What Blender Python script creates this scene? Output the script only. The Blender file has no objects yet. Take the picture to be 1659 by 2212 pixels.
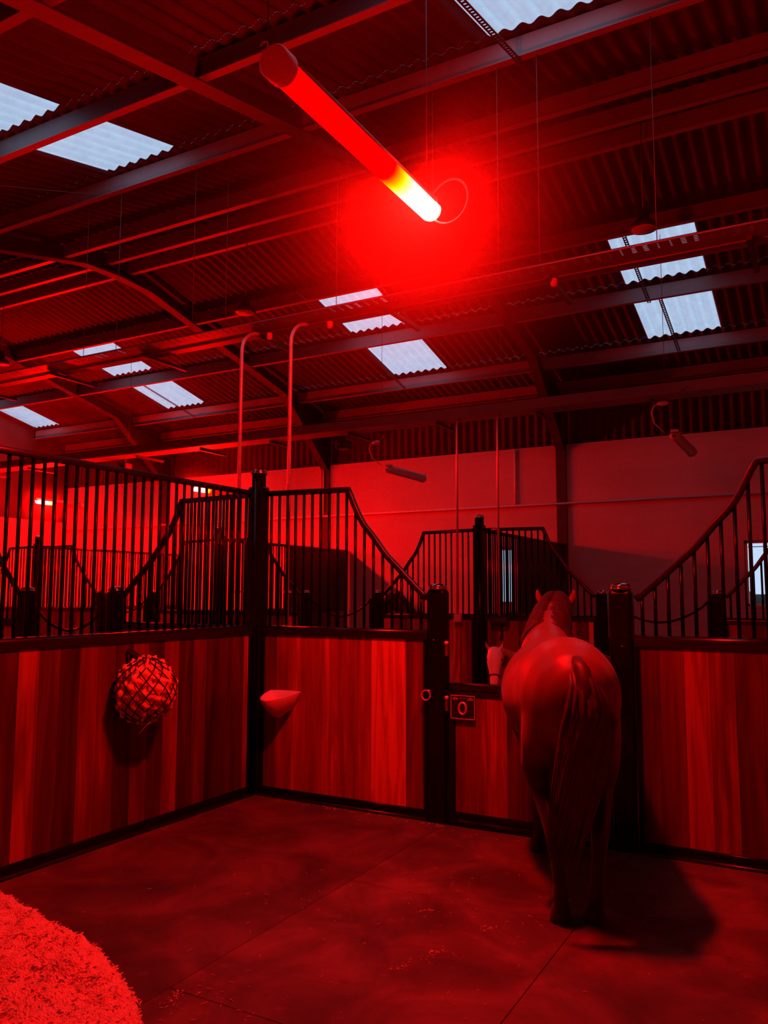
import bpy, bmesh, math, random
from mathutils import Vector, Matrix
random.seed(7)
C = bpy.context.scene.collection
PI = math.pi
def R(d): return math.radians(d)

# ------------------------------------------------------------------ materials
def nmat(name):
    m = bpy.data.materials.new(name); m.use_nodes = True
    nt = m.node_tree; nt.nodes.clear()
    out = nt.nodes.new('ShaderNodeOutputMaterial')
    return m, nt, out
def N(nt, typ, **kw):
    n = nt.nodes.new(typ)
    for k, v in kw.items():
        if k.startswith('i_'):
            n.inputs[k[2:].replace('_', ' ')].default_value = v
        elif k.startswith('n_'):
            n.inputs[int(k[2:])].default_value = v
        else:
            setattr(n, k, v)
    return n
def L(nt, a, b): nt.links.new(a, b)
def bsdf(nt, out, col=(.5,.5,.5), rough=.5, metal=0., spec=.5):
    b = N(nt, 'ShaderNodeBsdfPrincipled')
    b.inputs['Base Color'].default_value = (*col, 1)
    b.inputs['Roughness'].default_value = rough
    b.inputs['Metallic'].default_value = metal
    b.inputs['Specular IOR Level'].default_value = spec
    L(nt, b.outputs[0], out.inputs[0])
    return b
def ramp(nt, stops):
    r = N(nt, 'ShaderNodeValToRGB'); e = r.color_ramp.elements
    while len(e) < len(stops): e.new(.5)
    for el, (p, c) in zip(e, stops):
        el.position = p; el.color = (*c, 1)
    return r
def simple(name, col, rough=.5, metal=0., spec=.5, var=.25, scale=9., bump=0., bscale=60.):
    m, nt, out = nmat(name); b = bsdf(nt, out, col, rough, metal, spec)
    tc = N(nt, 'ShaderNodeTexCoord')
    nz = N(nt, 'ShaderNodeTexNoise', i_Scale=scale, i_Detail=5.)
    L(nt, tc.outputs['Object'], nz.inputs['Vector'])
    lo = tuple(max(0, c*(1-var)) for c in col); hi = tuple(min(1, c*(1+var)) for c in col)
    r = ramp(nt, [(.3, lo), (.7, hi)]); L(nt, nz.outputs['Fac'], r.inputs[0])
    L(nt, r.outputs[0], b.inputs['Base Color'])
    if bump:
        n2 = N(nt, 'ShaderNodeTexNoise', i_Scale=bscale, i_Detail=4.)
        L(nt, tc.outputs['Object'], n2.inputs['Vector'])
        bp = N(nt, 'ShaderNodeBump', i_Strength=bump, i_Distance=.01)
        L(nt, n2.outputs['Fac'], bp.inputs['Height']); L(nt, bp.outputs[0], b.inputs['Normal'])
    return m

BLACK = simple('black_powder_coated_steel', (.005,.004,.004), .24, 0, .22, .2)
RAIL = simple('worn_black_rail', (.010,.006,.005), .32, 0, .55, .4, 30)
ZINC = simple('bright_zinc_fitting', (.8,.74,.72), .3, .35, .6, .08)
CHROME = simple('polished_chrome', (.75,.72,.72), .12, 1., .5, .05)
GALV = simple('galvanised_steel', (.72,.66,.66), .32, .5, .5, .12, 14)
ROOFSTEEL = simple('painted_roof_steel', (.06,.03,.03), .55, 0, .3, .12, 3)
PURLIN = simple('galvanised_purlin', (.24,.20,.22), .5, 0, .4, .1, 3)
SHEET = simple('fibre_cement_sheet', (.08,.034,.032), .85, 0, .2, .25, 1.2, .1)
TRAYM = simple('painted_tray_steel', (.17,.08,.08), .5, 0., .5, .12, 4)
CAST = simple('dark_cast_housing', (.05,.048,.05), .5, .3, .5, .2)
PLASTIC = simple('white_plastic', (.72,.70,.68), .35, 0, .5, .06)
WIRE = simple('steel_wire', (.16,.11,.11), .5, .3, .5, .1)
MANE = simple('black_mane_hair', (.04,.014,.008), .55, 0, .3, .3, 20)
HAIR = simple('dark_horse_hair', (.06,.02,.011), .5, 0, .4, .3, 20)
PALEHAIR = simple('flaxen_horse_hair', (.4,.22,.12), .5, 0, .4, .3, 20)
ROPE = simple('black_net_cord', (.02,.018,.018), .8, 0, .2, .2)
HAYM = simple('hay', (.8,.56,.26), .85, 0, .2, .3, 45, .8, 90)
STRAWM = simple('pale_straw', (.85,.72,.5), .45, 0, .5, .15, 30)
SIGNM = simple('black_sign_plate', (.012,.012,.012), .45, 0, .5, .1)
EYE = simple('dark_eye', (.01,.006,.005), .08, 0, .6, .05)
LEATHER = simple('dark_leather', (.04,.02,.012), .5, 0, .4, .2)
GRASS = simple('rough_grass', (.12,.13,.07), .9, 0, .2, .35, 3)
HEDGEM = simple('hedge_leaves', (.035,.04,.035), .9, 0, .2, .4, 6)
GREYP = simple('grey_lamp_plastic', (.62,.5,.48), .45, 0, .5, .08)
REDBOX = simple('socket_box_plastic', (.75,.5,.45), .4, 0, .5, .05)

def wood(name='stained_plank_boards', k=1.):
    m, nt, out = nmat(name); b = bsdf(nt, out, (.3,.1,.04), .42, 0, .35)
    tc = N(nt, 'ShaderNodeTexCoord'); oi = N(nt, 'ShaderNodeObjectInfo')
    sx = N(nt, 'ShaderNodeSeparateXYZ'); L(nt, tc.outputs['Object'], sx.inputs[0])
    dv = N(nt, 'ShaderNodeMath', operation='DIVIDE', n_1=.145); L(nt, sx.outputs['X'], dv.inputs[0])
    fl = N(nt, 'ShaderNodeMath', operation='FLOOR'); L(nt, dv.outputs[0], fl.inputs[0])
    rm = N(nt, 'ShaderNodeMath', operation='MULTIPLY', n_1=57.3); L(nt, oi.outputs['Random'], rm.inputs[0])
    ad = N(nt, 'ShaderNodeMath', operation='ADD'); L(nt, fl.outputs[0], ad.inputs[0]); L(nt, rm.outputs[0], ad.inputs[1])
    wn = N(nt, 'ShaderNodeTexWhiteNoise', noise_dimensions='1D'); L(nt, ad.outputs[0], wn.inputs['W'])
    # grain: vertical streaks, shifted per plank
    cb = N(nt, 'ShaderNodeCombineXYZ')
    mx = N(nt, 'ShaderNodeMath', operation='MULTIPLY', n_1=10.); L(nt, sx.outputs['X'], mx.inputs[0])
    mz = N(nt, 'ShaderNodeMath', operation='MULTIPLY', n_1=.85); L(nt, sx.outputs['Z'], mz.inputs[0])
    my = N(nt, 'ShaderNodeMath', operation='MULTIPLY', n_1=31.); L(nt, ad.outputs[0], my.inputs[0])
    L(nt, mx.outputs[0], cb.inputs[0]); L(nt, my.outputs[0], cb.inputs[1]); L(nt, mz.outputs[0], cb.inputs[2])
    g1 = N(nt, 'ShaderNodeTexNoise', i_Scale=1.2, i_Detail=5., i_Distortion=.9); L(nt, cb.outputs[0], g1.inputs['Vector'])
    cb2 = N(nt, 'ShaderNodeCombineXYZ')
    mx2 = N(nt, 'ShaderNodeMath', operation='MULTIPLY', n_1=85.); L(nt, sx.outputs['X'], mx2.inputs[0])
    mz2 = N(nt, 'ShaderNodeMath', operation='MULTIPLY', n_1=1.3); L(nt, sx.outputs['Z'], mz2.inputs[0])
    L(nt, mx2.outputs[0], cb2.inputs[0]); L(nt, my.outputs[0], cb2.inputs[1]); L(nt, mz2.outputs[0], cb2.inputs[2])
    g2 = N(nt, 'ShaderNodeTexNoise', i_Scale=1., i_Detail=4.); L(nt, cb2.outputs[0], g2.inputs['Vector'])
    def mul(a, k): 
        n = N(nt, 'ShaderNodeMath', operation='MULTIPLY', n_1=k); L(nt, a, n.inputs[0]); return n.outputs[0]
    def add(a, bb):
        n = N(nt, 'ShaderNodeMath', operation='ADD'); L(nt, a, n.inputs[0]); L(nt, bb, n.inputs[1]); return n.outputs[0]
    t = add(add(mul(wn.outputs['Value'], .5), mul(g1.outputs['Fac'], .75)), mul(g2.outputs['Fac'], .2))
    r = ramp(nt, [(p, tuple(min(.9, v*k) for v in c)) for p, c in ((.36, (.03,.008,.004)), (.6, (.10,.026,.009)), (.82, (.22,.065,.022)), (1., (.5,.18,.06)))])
    L(nt, t, r.inputs[0]); L(nt, r.outputs[0], b.inputs['Base Color'])
    return m
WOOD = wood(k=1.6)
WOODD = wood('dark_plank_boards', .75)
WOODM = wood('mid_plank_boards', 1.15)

def blockwall():
    m, nt, out = nmat('painted_blockwork'); b = bsdf(nt, out, (.6,.57,.55), .75, 0, .3)
    tc = N(nt, 'ShaderNodeTexCoord'); mp = N(nt, 'ShaderNodeMapping'); mp.inputs['Rotation'].default_value = (R(90), 0, 0)
    L(nt, tc.outputs['Object'], mp.inputs[0])
    br = N(nt, 'ShaderNodeTexBrick', i_Scale=1., i_Mortar_Size=.006)
    br.inputs['Brick Width'].default_value = .45; br.inputs['Row Height'].default_value = .225
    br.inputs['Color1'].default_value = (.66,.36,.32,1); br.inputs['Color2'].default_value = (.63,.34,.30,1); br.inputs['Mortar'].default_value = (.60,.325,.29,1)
    L(nt, mp.outputs[0], br.inputs['Vector'])
    nz = N(nt, 'ShaderNodeTexNoise', i_Scale=.6, i_Detail=4.); L(nt, tc.outputs['Object'], nz.inputs['Vector'])
    r = ramp(nt, [(.3, (.8,.8,.8)), (.7, (1,1,1))]); L(nt, nz.outputs['Fac'], r.inputs[0])
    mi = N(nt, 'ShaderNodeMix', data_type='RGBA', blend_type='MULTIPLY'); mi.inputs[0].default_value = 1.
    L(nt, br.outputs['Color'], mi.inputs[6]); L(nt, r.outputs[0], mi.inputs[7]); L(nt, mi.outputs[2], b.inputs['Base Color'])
    bp = N(nt, 'ShaderNodeBump', i_Strength=.1, i_Distance=.004); L(nt, br.outputs['Fac'], bp.inputs['Height']); bp.invert = True
    L(nt, bp.outputs[0], b.inputs['Normal'])
    return m
BLOCK = blockwall()

def rubber(name='dusty_rubber_mat', dk=1.):
    m, nt, out = nmat(name); b = bsdf(nt, out, (.12,.09,.08), .62, 0, .4)
    tc = N(nt, 'ShaderNodeTexCoord'); oi = N(nt, 'ShaderNodeObjectInfo')
    n1 = N(nt, 'ShaderNodeTexNoise', i_Scale=2.1, i_Detail=6., i_Roughness=.62, i_Distortion=.6)
    n2 = N(nt, 'ShaderNodeTexNoise', i_Scale=9., i_Detail=5., i_Roughness=.6)
    n3 = N(nt, 'ShaderNodeTexNoise', i_Scale=160., i_Detail=2.)
    geo = N(nt, 'ShaderNodeNewGeometry')
    for n in (n1, n2): L(nt, geo.outputs['Position'], n.inputs['Vector'])
    L(nt, tc.outputs['Object'], n3.inputs['Vector'])
    r1 = ramp(nt, [(.34, tuple(v*dk for v in (.055,.027,.02))), (.5, tuple(v*dk for v in (.112,.058,.046))), (.66, tuple(v*dk for v in (.2,.11,.085)))])
    L(nt, n1.outputs['Fac'], r1.inputs[0])
    r2 = ramp(nt, [(.62, (0,0,0)), (.76, (1,1,1))]); L(nt, n2.outputs['Fac'], r2.inputs[0])
    ms = N(nt, 'ShaderNodeMath', operation='MULTIPLY', n_1=.5); L(nt, r2.outputs[0], ms.inputs[0])
    mi = N(nt, 'ShaderNodeMix', data_type='RGBA'); L(nt, ms.outputs[0], mi.inputs[0])
    L(nt, r1.outputs[0], mi.inputs[6]); mi.inputs[7].default_value = (.27*dk,.17*dk,.13*dk,1)
    L(nt, mi.outputs[2], b.inputs['Base Color'])
    bp = N(nt, 'ShaderNodeBump', i_Strength=.3, i_Distance=.004); L(nt, n3.outputs['Fac'], bp.inputs['Height']); L(nt, bp.outputs[0], b.inputs['Normal'])
    return m
RUBBER = rubber()
RUBBER2 = rubber('dark_rubber_mat', .72)  # same mat pattern in a darker tone
CONC = simple('dusty_concrete', (.16,.13,.12), .8, 0, .3, .3, 1.5, .2, 40)

def shavings():
    m, nt, out = nmat('pale_wood_shavings'); b = bsdf(nt, out, (.8,.6,.4), .8, 0, .25)
    tc = N(nt, 'ShaderNodeTexCoord')
    n1 = N(nt, 'ShaderNodeTexNoise', i_Scale=26., i_Detail=6., i_Roughness=.7); L(nt, tc.outputs['Object'], n1.inputs['Vector'])
    r = ramp(nt, [(.3, (.5,.32,.18)), (.45, (.92,.7,.45)), (.75, (.98,.84,.6))]); L(nt, n1.outputs['Fac'], r.inputs[0])
    L(nt, r.outputs[0], b.inputs['Base Color'])
    n2 = N(nt, 'ShaderNodeTexVoronoi', i_Scale=120.); L(nt, tc.outputs['Object'], n2.inputs['Vector'])
    bp = N(nt, 'ShaderNodeBump', i_Strength=.7, i_Distance=.012); L(nt, n2.outputs['Distance'], bp.inputs['Height']); L(nt, bp.outputs[0], b.inputs['Normal'])
    return m
SHAV = shavings()

def skysheet():
    m, nt, out = nmat('translucent_rooflight_sheet')
    tc = N(nt, 'ShaderNodeTexCoord')
    nz = N(nt, 'ShaderNodeTexNoise', i_Scale=7., i_Detail=5., i_Roughness=.65); L(nt, tc.outputs['Object'], nz.inputs['Vector'])
    r = ramp(nt, [(.25, (.74,.76,.8)), (.75, (.92,.93,.95))]); L(nt, nz.outputs['Fac'], r.inputs[0])
    tr = N(nt, 'ShaderNodeBsdfTranslucent'); di = N(nt, 'ShaderNodeBsdfDiffuse'); di.inputs[0].default_value = (.12,.1,.1,1)
    L(nt, r.outputs[0], tr.inputs[0])
    mx = N(nt, 'ShaderNodeMixShader'); mx.inputs[0].default_value = .08
    L(nt, tr.outputs[0], mx.inputs[1]); L(nt, di.outputs[0], mx.inputs[2]); L(nt, mx.outputs[0], out.inputs[0])
    return m
SKYL = skysheet()

def glassm():
    m, nt, out = nmat('window_glass')
    t = N(nt, 'ShaderNodeBsdfTransparent'); g = N(nt, 'ShaderNodeBsdfGlossy'); g.inputs['Roughness'].default_value = .02
    f = N(nt, 'ShaderNodeFresnel', i_IOR=1.45); mx = N(nt, 'ShaderNodeMixShader')
    L(nt, f.outputs[0], mx.inputs[0]); L(nt, t.outputs[0], mx.inputs[1]); L(nt, g.outputs[0], mx.inputs[2]); L(nt, mx.outputs[0], out.inputs[0])
    return m
GLASS = glassm()

def coat(name, top, leg, z0, z1, pale=None):
    m, nt, out = nmat(name); b = bsdf(nt, out, top, .42, 0, .45)
    b.inputs['Sheen Weight'].default_value = .15
    tc = N(nt, 'ShaderNodeTexCoord'); sx = N(nt, 'ShaderNodeSeparateXYZ'); L(nt, tc.outputs['Object'], sx.inputs[0])
    nz = N(nt, 'ShaderNodeTexNoise', i_Scale=5., i_Detail=4.); L(nt, tc.outputs['Object'], nz.inputs['Vector'])
    ad = N(nt, 'ShaderNodeMath', operation='MULTIPLY_ADD', n_1=.14); L(nt, nz.outputs['Fac'], ad.inputs[0]); L(nt, sx.outputs['Z'], ad.inputs[2])
    mr = N(nt, 'ShaderNodeMapRange', n_1=z0, n_2=z1); L(nt, ad.outputs[0], mr.inputs[0])
    mi = N(nt, 'ShaderNodeMix', data_type='RGBA'); L(nt, mr.outputs[0], mi.inputs[0])
    mi.inputs[6].default_value = (*leg, 1)
    r = ramp(nt, [(.3, tuple(c*.8 for c in top)), (.7, tuple(min(1, c*1.15) for c in top))]); L(nt, nz.outputs['Fac'], r.inputs[0])
    L(nt, r.outputs[0], mi.inputs[7])
    col = mi.outputs[2]
    if pale:                                   # white face: everything forward of a plane through the poll
        (px, lim) = pale
        m2 = N(nt, 'ShaderNodeMapRange', n_1=px, n_2=px+.05); L(nt, sx.outputs['Y'], m2.inputs[0])
        m3 = N(nt, 'ShaderNodeMath', operation='GREATER_THAN', n_1=1.0); L(nt, sx.outputs['X'], m3.inputs[0])
        m4 = N(nt, 'ShaderNodeMath', operation='MULTIPLY'); L(nt, m2.outputs[0], m4.inputs[0]); L(nt, m3.outputs[0], m4.inputs[1]); m2 = m4
        mi2 = N(nt, 'ShaderNodeMix', data_type='RGBA'); L(nt, m2.outputs[0], mi2.inputs[0])
        L(nt, col, mi2.inputs[6]); mi2.inputs[7].default_value = (*lim, 1); col = mi2.outputs[2]
    L(nt, col, b.inputs['Base Color'])
    st = N(nt, 'ShaderNodeTexNoise', i_Scale=140., i_Detail=2.); L(nt, tc.outputs['Object'], st.inputs['Vector'])
    bp = N(nt, 'ShaderNodeBump', i_Strength=.08, i_Distance=.004); L(nt, st.outputs['Fac'], bp.inputs['Height']); L(nt, bp.outputs[0], b.inputs['Normal'])
    return m

def lampglow(name, y0, y1, power):
    """red tube whose last stretch is the burning element: emission grows along the tube (object y)"""
    m, nt, out = nmat(name)
    tc = N(nt, 'ShaderNodeTexCoord'); sx = N(nt, 'ShaderNodeSeparateXYZ'); L(nt, tc.outputs['Object'], sx.inputs[0])
    def mr(a, b, c, d):
        n = N(nt, 'ShaderNodeMapRange', n_1=a, n_2=b, n_3=c, n_4=d, interpolation_type='SMOOTHSTEP'); L(nt, sx.outputs['Y'], n.inputs[0]); return n.outputs[0]
    D = y1 - y0
    cb = N(nt, 'ShaderNodeCombineColor')
    L(nt, mr(y0+D*.12, y0+D*.55, 1.6, power), cb.inputs[0])
    L(nt, mr(y0, y0+D*.42, .0, 1.9), cb.inputs[1])
    L(nt, mr(y0+D*.2, y0+D*.5, .0, 1.3), cb.inputs[2])
    em = N(nt, 'ShaderNodeEmission'); L(nt, cb.outputs[0], em.inputs[0]); em.inputs[1].default_value = 1.
    L(nt, em.outputs[0], out.inputs[0])
    return m
def emit(name, col, s):
    m, nt, out = nmat(name); e = N(nt, 'ShaderNodeEmission'); e.inputs[0].default_value = (*col, 1); e.inputs[1].default_value = s
    L(nt, e.outputs[0], out.inputs[0]); return m
def hazem(name, dens, rad):
    """thin dust, densest round the warm lamp end and thinning to nothing at rad"""
    m, nt, out = nmat(name); v = N(nt, 'ShaderNodeVolumeScatter'); v.inputs['Color'].default_value = (1,1,1,1)
    tc = N(nt, 'ShaderNodeTexCoord'); ln = N(nt, 'ShaderNodeVectorMath', operation='LENGTH'); L(nt, tc.outputs['Object'], ln.inputs[0])
    mr = N(nt, 'ShaderNodeMapRange', n_1=rad*.97, n_2=0., n_3=0., n_4=1.); L(nt, ln.outputs['Value'], mr.inputs[0])
    pw = N(nt, 'ShaderNodeMath', operation='POWER', n_1=3.); L(nt, mr.outputs[0], pw.inputs[0])
    ml = N(nt, 'ShaderNodeMath', operation='MULTIPLY', n_1=dens); L(nt, pw.outputs[0], ml.inputs[0]); L(nt, ml.outputs[0], v.inputs['Density'])
    L(nt, v.outputs[0], out.inputs['Volume']); return m

# ------------------------------------------------------------------ mesh helpers
class MB:
    def __init__(s): s.v = []; s.f = []; s.sm = []
    def add(s, vs, fs, smooth=False):
        o = len(s.v); s.v += [tuple(v) for v in vs]
        for f in fs: s.f.append([i+o for i in f]); s.sm.append(smooth)
    def box(s, x0, x1, y0, y1, z0, z1, ch=0.):
        if ch <= 0:
            vs = [(x,y,z) for z in (z0,z1) for y in (y0,y1) for x in (x0,x1)]
            s.add(vs, [(0,2,3,1),(4,5,7,6),(0,1,5,4),(2,6,7,3),(0,4,6,2),(1,3,7,5)])
        else:
            bm = bmesh.new(); bmesh.ops.create_cube(bm, size=1)
            for v in bm.verts: v.co = Vector(((x0+x1)/2+v.co.x*(x1-x0), (y0+y1)/2+v.co.y*(y1-y0), (z0+z1)/2+v.co.z*(z1-z0)))
            bmesh.ops.bevel(bm, geom=bm.edges[:], offset=ch, segments=2, affect='EDGES', profile=.5)
            bm.verts.index_update(); s.add([v.co[:] for v in bm.verts], [[v.index for v in f.verts] for f in bm.faces]); bm.free()
        return s
    def loft(s, rings, cap=True, smooth=True):
        n = len(rings[0]); vs = [p for r in rings for p in r]; fs = []
        for i in range(len(rings)-1):
            for j in range(n):
                k = (j+1) % n; fs.append((i*n+j, i*n+k, (i+1)*n+k, (i+1)*n+j))
        if cap: fs.append(tuple(range(n-1,-1,-1))); fs.append(tuple((len(rings)-1)*n+j for j in range(n)))
        s.add(vs, fs, smooth); return s
    def tube(s, pts, r, n=8, cap=True, ry=None, up=None, smooth=True):
        pts = [Vector(p) for p in pts]; m = len(pts)
        rs = r if isinstance(r, (list,tuple)) else [r]*m
        rys = (ry if isinstance(ry, (list,tuple)) else [ry]*m) if ry is not None else rs
        rings = []; ref = Vector(up) if up else None
        for i, p in enumerate(pts):
            t = (pts[min(i+1,m-1)] - pts[max(i-1,0)]).normalized()
            if ref is None or (ref - t*ref.dot(t)).length < 1e-4:
                ref = Vector((0,0,1)) if abs(t.z) < .9 else Vector((1,0,0))
            u = (ref - t*ref.dot(t)).normalized(); w = t.cross(u)
            if not up: ref = u
            rings.append([p + w*(math.cos(2*PI*j/n)*rs[i]) + u*(math.sin(2*PI*j/n)*rys[i]) for j in range(n)])
        return s.loft(rings, cap, smooth)
    def bar(s, a, b, w, h, up=(0,0,1)):
        a = Vector(a); b = Vector(b); t = (b-a).normalized(); u = Vector(up); u = (u - t*u.dot(t)).normalized(); q = t.cross(u)
        rings = [[p+q*(i*w/2)+u*(j*h/2) for i,j in ((-1,-1),(1,-1),(1,1),(-1,1))] for p in (a,b)]
        return s.loft(rings, True, False)
    def ribbon(s, pts, w, h, up):
        """rectangular rail swept through pts; w across, h along up-ish"""
        pts = [Vector(p) for p in pts]; rings = []; W = Vector(up)
        for i, p in enumerate(pts):
            t0 = (p-pts[i-1]).normalized() if i else (pts[1]-p).normalized()
            t1 = (pts[i+1]-p).normalized() if i < len(pts)-1 else t0
            t = (t0+t1).normalized(); u = W.cross(t).normalized(); k = 1/max(.5, t.dot(t0))
            rings.append([p+W*(a*w/2)+u*(b*h/2*k) for a,b in ((-.55,-1),(.55,-1),(.86,-.86),(1,-.55),(1,.55),(.86,.86),(.55,1),(-.55,1),(-.86,.86),(-1,.55),(-1,-.55),(-.86,-.86))])
        return s.loft(rings, True, True)
    def lathe(s, prof, c=(0,0,0), n=24, axis='z', cap=True):
        rings = []
        for r, z in prof:
            ring = []
            for j in range(n):
                a = 2*PI*j/n; x, y = r*math.cos(a), r*math.sin(a)
                ring.append({'z':(c[0]+x,c[1]+y,c[2]+z), 'y':(c[0]+y,c[1]+z,c[2]+x), 'x':(c[0]+z,c[1]+x,c[2]+y)}[axis])
            rings.append(ring)
        return s.loft(rings, cap, True)
    def ball(s, c, r, n=12):
        if not isinstance(r, tuple): r = (r,r,r)
        rings = []
        for i in range(1, n):
            a = PI*i/n
            rings.append([(c[0]+r[0]*math.sin(a)*math.cos(2*PI*j/n), c[1]+r[1]*math.sin(a)*math.sin(2*PI*j/n), c[2]-r[2]*math.cos(a)) for j in range(n)])
        return s.loft(rings)
    def mesh(s, name, mat):
        me = bpy.data.meshes.new(name); me.from_pydata(s.v, [], s.f); me.polygons.foreach_set('use_smooth', s.sm); me.update()
        bm = bmesh.new(); bm.from_mesh(me); bmesh.ops.recalc_face_normals(bm, faces=bm.faces[:]); bm.to_mesh(me); bm.free()
        if mat: me.materials.append(mat)
        return me
    def build(s, name, mat, parent=None, loc=(0,0,0)):
        o = bpy.data.objects.new(name, s.mesh(name, mat)); C.objects.link(o); o.location = loc
        if parent: o.parent = parent
        return o
def inst(name, me, parent=None, loc=(0,0,0), rz=0):
    o = bpy.data.objects.new(name, me); C.objects.link(o); o.location = loc; o.rotation_euler = (0,0,rz)
    if parent: o.parent = parent
    return o
def tag(o, label, cat, group=None, kind=None):
    o['label'] = label; o['category'] = cat
    if group: o['group'] = group
    if kind: o['kind'] = kind
    return o
def thing(name, label, cat, loc=(0,0,0), rz=0, group=None):
    o = bpy.data.objects.new(name, None); C.objects.link(o); o.location = loc; o.rotation_euler = (0,0,rz)
    o.empty_display_size = .1
    return tag(o, label, cat, group)
def struct(o, label=None):
    o['kind'] = 'structure'
    if label: o['label'] = label
    return o

# ------------------------------------------------------------------ measured layout (metres)
YF, YA, YB = 5.28, 9.58, 13.28          # stall front, far stall front, back wall
XL = -4.12                              # partition beside the camera's stall
YR, ZR, SL = 7.82, 6.42, .2336          # ridge line and roof slope
def roofz(y): return ZR - SL*abs(y-YR)
XW0, XW1, YW0 = -16.15, 3.4, -1.2       # side walls and wall behind the camera

# ------------------------------------------------------------------ shell
struct(MB().box(XW0-.3, XW1+.3, YW0-.3, YB+.3, -.25, 0).build('floor', CONC), 'dusty concrete barn floor')
struct(MB().box(-60, 40, YB+.32, 70, -.4, -.05).build('ground', GRASS), 'grass outside the barn')
# back wall with two window openings
WIN = [(-5.11,-4.80), (-1.16,-.42)]; WZ0, WZ1 = 1.42, 2.41
b = MB(); xs = [XW0-.2]
for a, c in WIN: xs += [a, c]
xs.append(XW1+.2)
for i in range(0, len(xs), 2): b.box(xs[i], xs[i+1], YB, YB+.2, 0, 4.12)
for a, c in WIN: b.box(a, c, YB, YB+.2, 0, WZ0); b.box(a, c, YB, YB+.2, WZ1, 4.12)
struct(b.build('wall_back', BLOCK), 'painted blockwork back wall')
for i, (a, c) in enumerate(WIN):
    f = MB()
    for (x0,x1,z0,z1) in ((a,a+.04,WZ0,WZ1),(c-.04,c,WZ0,WZ1),(a,c,WZ0,WZ0+.04),(a,c,WZ1-.04,WZ1)): f.box(x0,x1,YB+.08,YB+.14,z0,z1)
    w = struct(f.build('window_%d' % (i+1), PLASTIC), ['narrow window seen between grille bars','window at the end of the back wall'][i])
    g = MB().box(a+.03, c-.03, YB+.105, YB+.112, WZ0+.03, WZ1-.03).build('pane', GLASS, w)
def corr(x0, x1, y, z0, z1, p=.15, a=.022):
    n = int((x1-x0)/p*6); top = []; mb = MB(); vs = []; fs = []
    for i in range(n+1):
        x = x0+(x1-x0)*i/n; o = a*math.sin(2*PI*x/p)
        vs += [(x,y+o,z0),(x,y+o,z1)]
    for i in range(n): fs.append((2*i,2*i+2,2*i+3,2*i+1))
    mb.add(vs, fs, True); return mb
def solid(o, t):
    m = o.modifiers.new('thickness', 'SOLIDIFY'); m.thickness = t; m.offset = 0; return o
struct(solid(corr(XW0-.2, XW1+.2, YB+.1, 4.1, roofz(YB)+.3).build('trim_1', SHEET), .008), 'corrugated cladding above the back wall')
# gable walls and the wall behind the camera
def gable(x, t, name, block=3.27):
    mb = MB().box(x, x+t, YW0-.2, YB+.2, 0, block)
    struct(mb.build(name, BLOCK))
    ys = [YW0-.2, YR, YB+.2]; pr = []
    xs_ = (x+t*.3, x+t*.7)
    for xx in xs_: pr.append([(xx, ys[0], block-.02), (xx, ys[2], block-.02), (xx, ys[2], roofz(ys[2])+.2), (xx, YR, ZR+.2), (xx, ys[0], roofz(ys[0])+.2)])
    return struct(MB().loft(pr, True, False).build('trim_2' if x < 0 else 'trim_3', SHEET), 'dark sheet cladding above the end wall')
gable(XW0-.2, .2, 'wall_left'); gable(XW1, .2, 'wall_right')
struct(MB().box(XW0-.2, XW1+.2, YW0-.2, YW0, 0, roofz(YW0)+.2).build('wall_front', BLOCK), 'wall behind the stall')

# roof: corrugated sheets with openings for the rooflights
SKY = []                                  # (x0,x1,y0,y1)
for a, c in ((-2.13,-1.15), (-6.27,-5.37)): SKY += [(a,c,2.98,4.16), (a,c,4.34,5.46)]
for a, c in ((-2.25,-1.24), (-6.56,-5.55), (-11.93,-10.9), (-16.05,-15.2)): SKY += [(a,c,9.52,10.70), (a,c,10.92,12.15)]
PIT, AMP = .146, .019
def wave(x): return AMP*math.sin(2*PI*x/PIT)
def sheet_cols(x0, x1):
    n = max(2, int(round((x1-x0)/PIT*8))); return [x0+(x1-x0)*i/n for i in range(n+1)]
def roof_patch(mb, x0, x1, y0, y1):
    xs = sheet_cols(x0, x1); vs = []; fs = []
    for x in xs: vs += [(x,y0,roofz(y0)+wave(x)), (x,y1,roofz(y1)+wave(x))]
    for i in range(len(xs)-1): fs.append((2*i,2*i+2,2*i+3,2*i+1))
    mb.add(vs, fs, True)
rows_y = sorted({YW0-.4, YR, YB+.5} | {s[2] for s in SKY} | {s[3] for s in SKY})
rb = MB()
for y0, y1 in zip(rows_y[:-1], rows_y[1:]):
    cut = sorted([(s[0],s[1]) for s in SKY if s[2] <= y0+1e-6 and s[3] >= y1-1e-6])
    x = XW0-.4
    for a, c in cut:
        if a > x: roof_patch(rb, x, a, y0, y1)
        x = c
    roof_patch(rb, x, XW1+.4, y0, y1)
struct(rb.build('ceiling', SHEET), 'corrugated roof underside')
for i, s in enumerate(SKY):
    mb = MB(); roof_patch(mb, *s)
    struct(mb.build('window_%d' % (i+3), SKYL), 'corrugated rooflight sheet')

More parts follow.
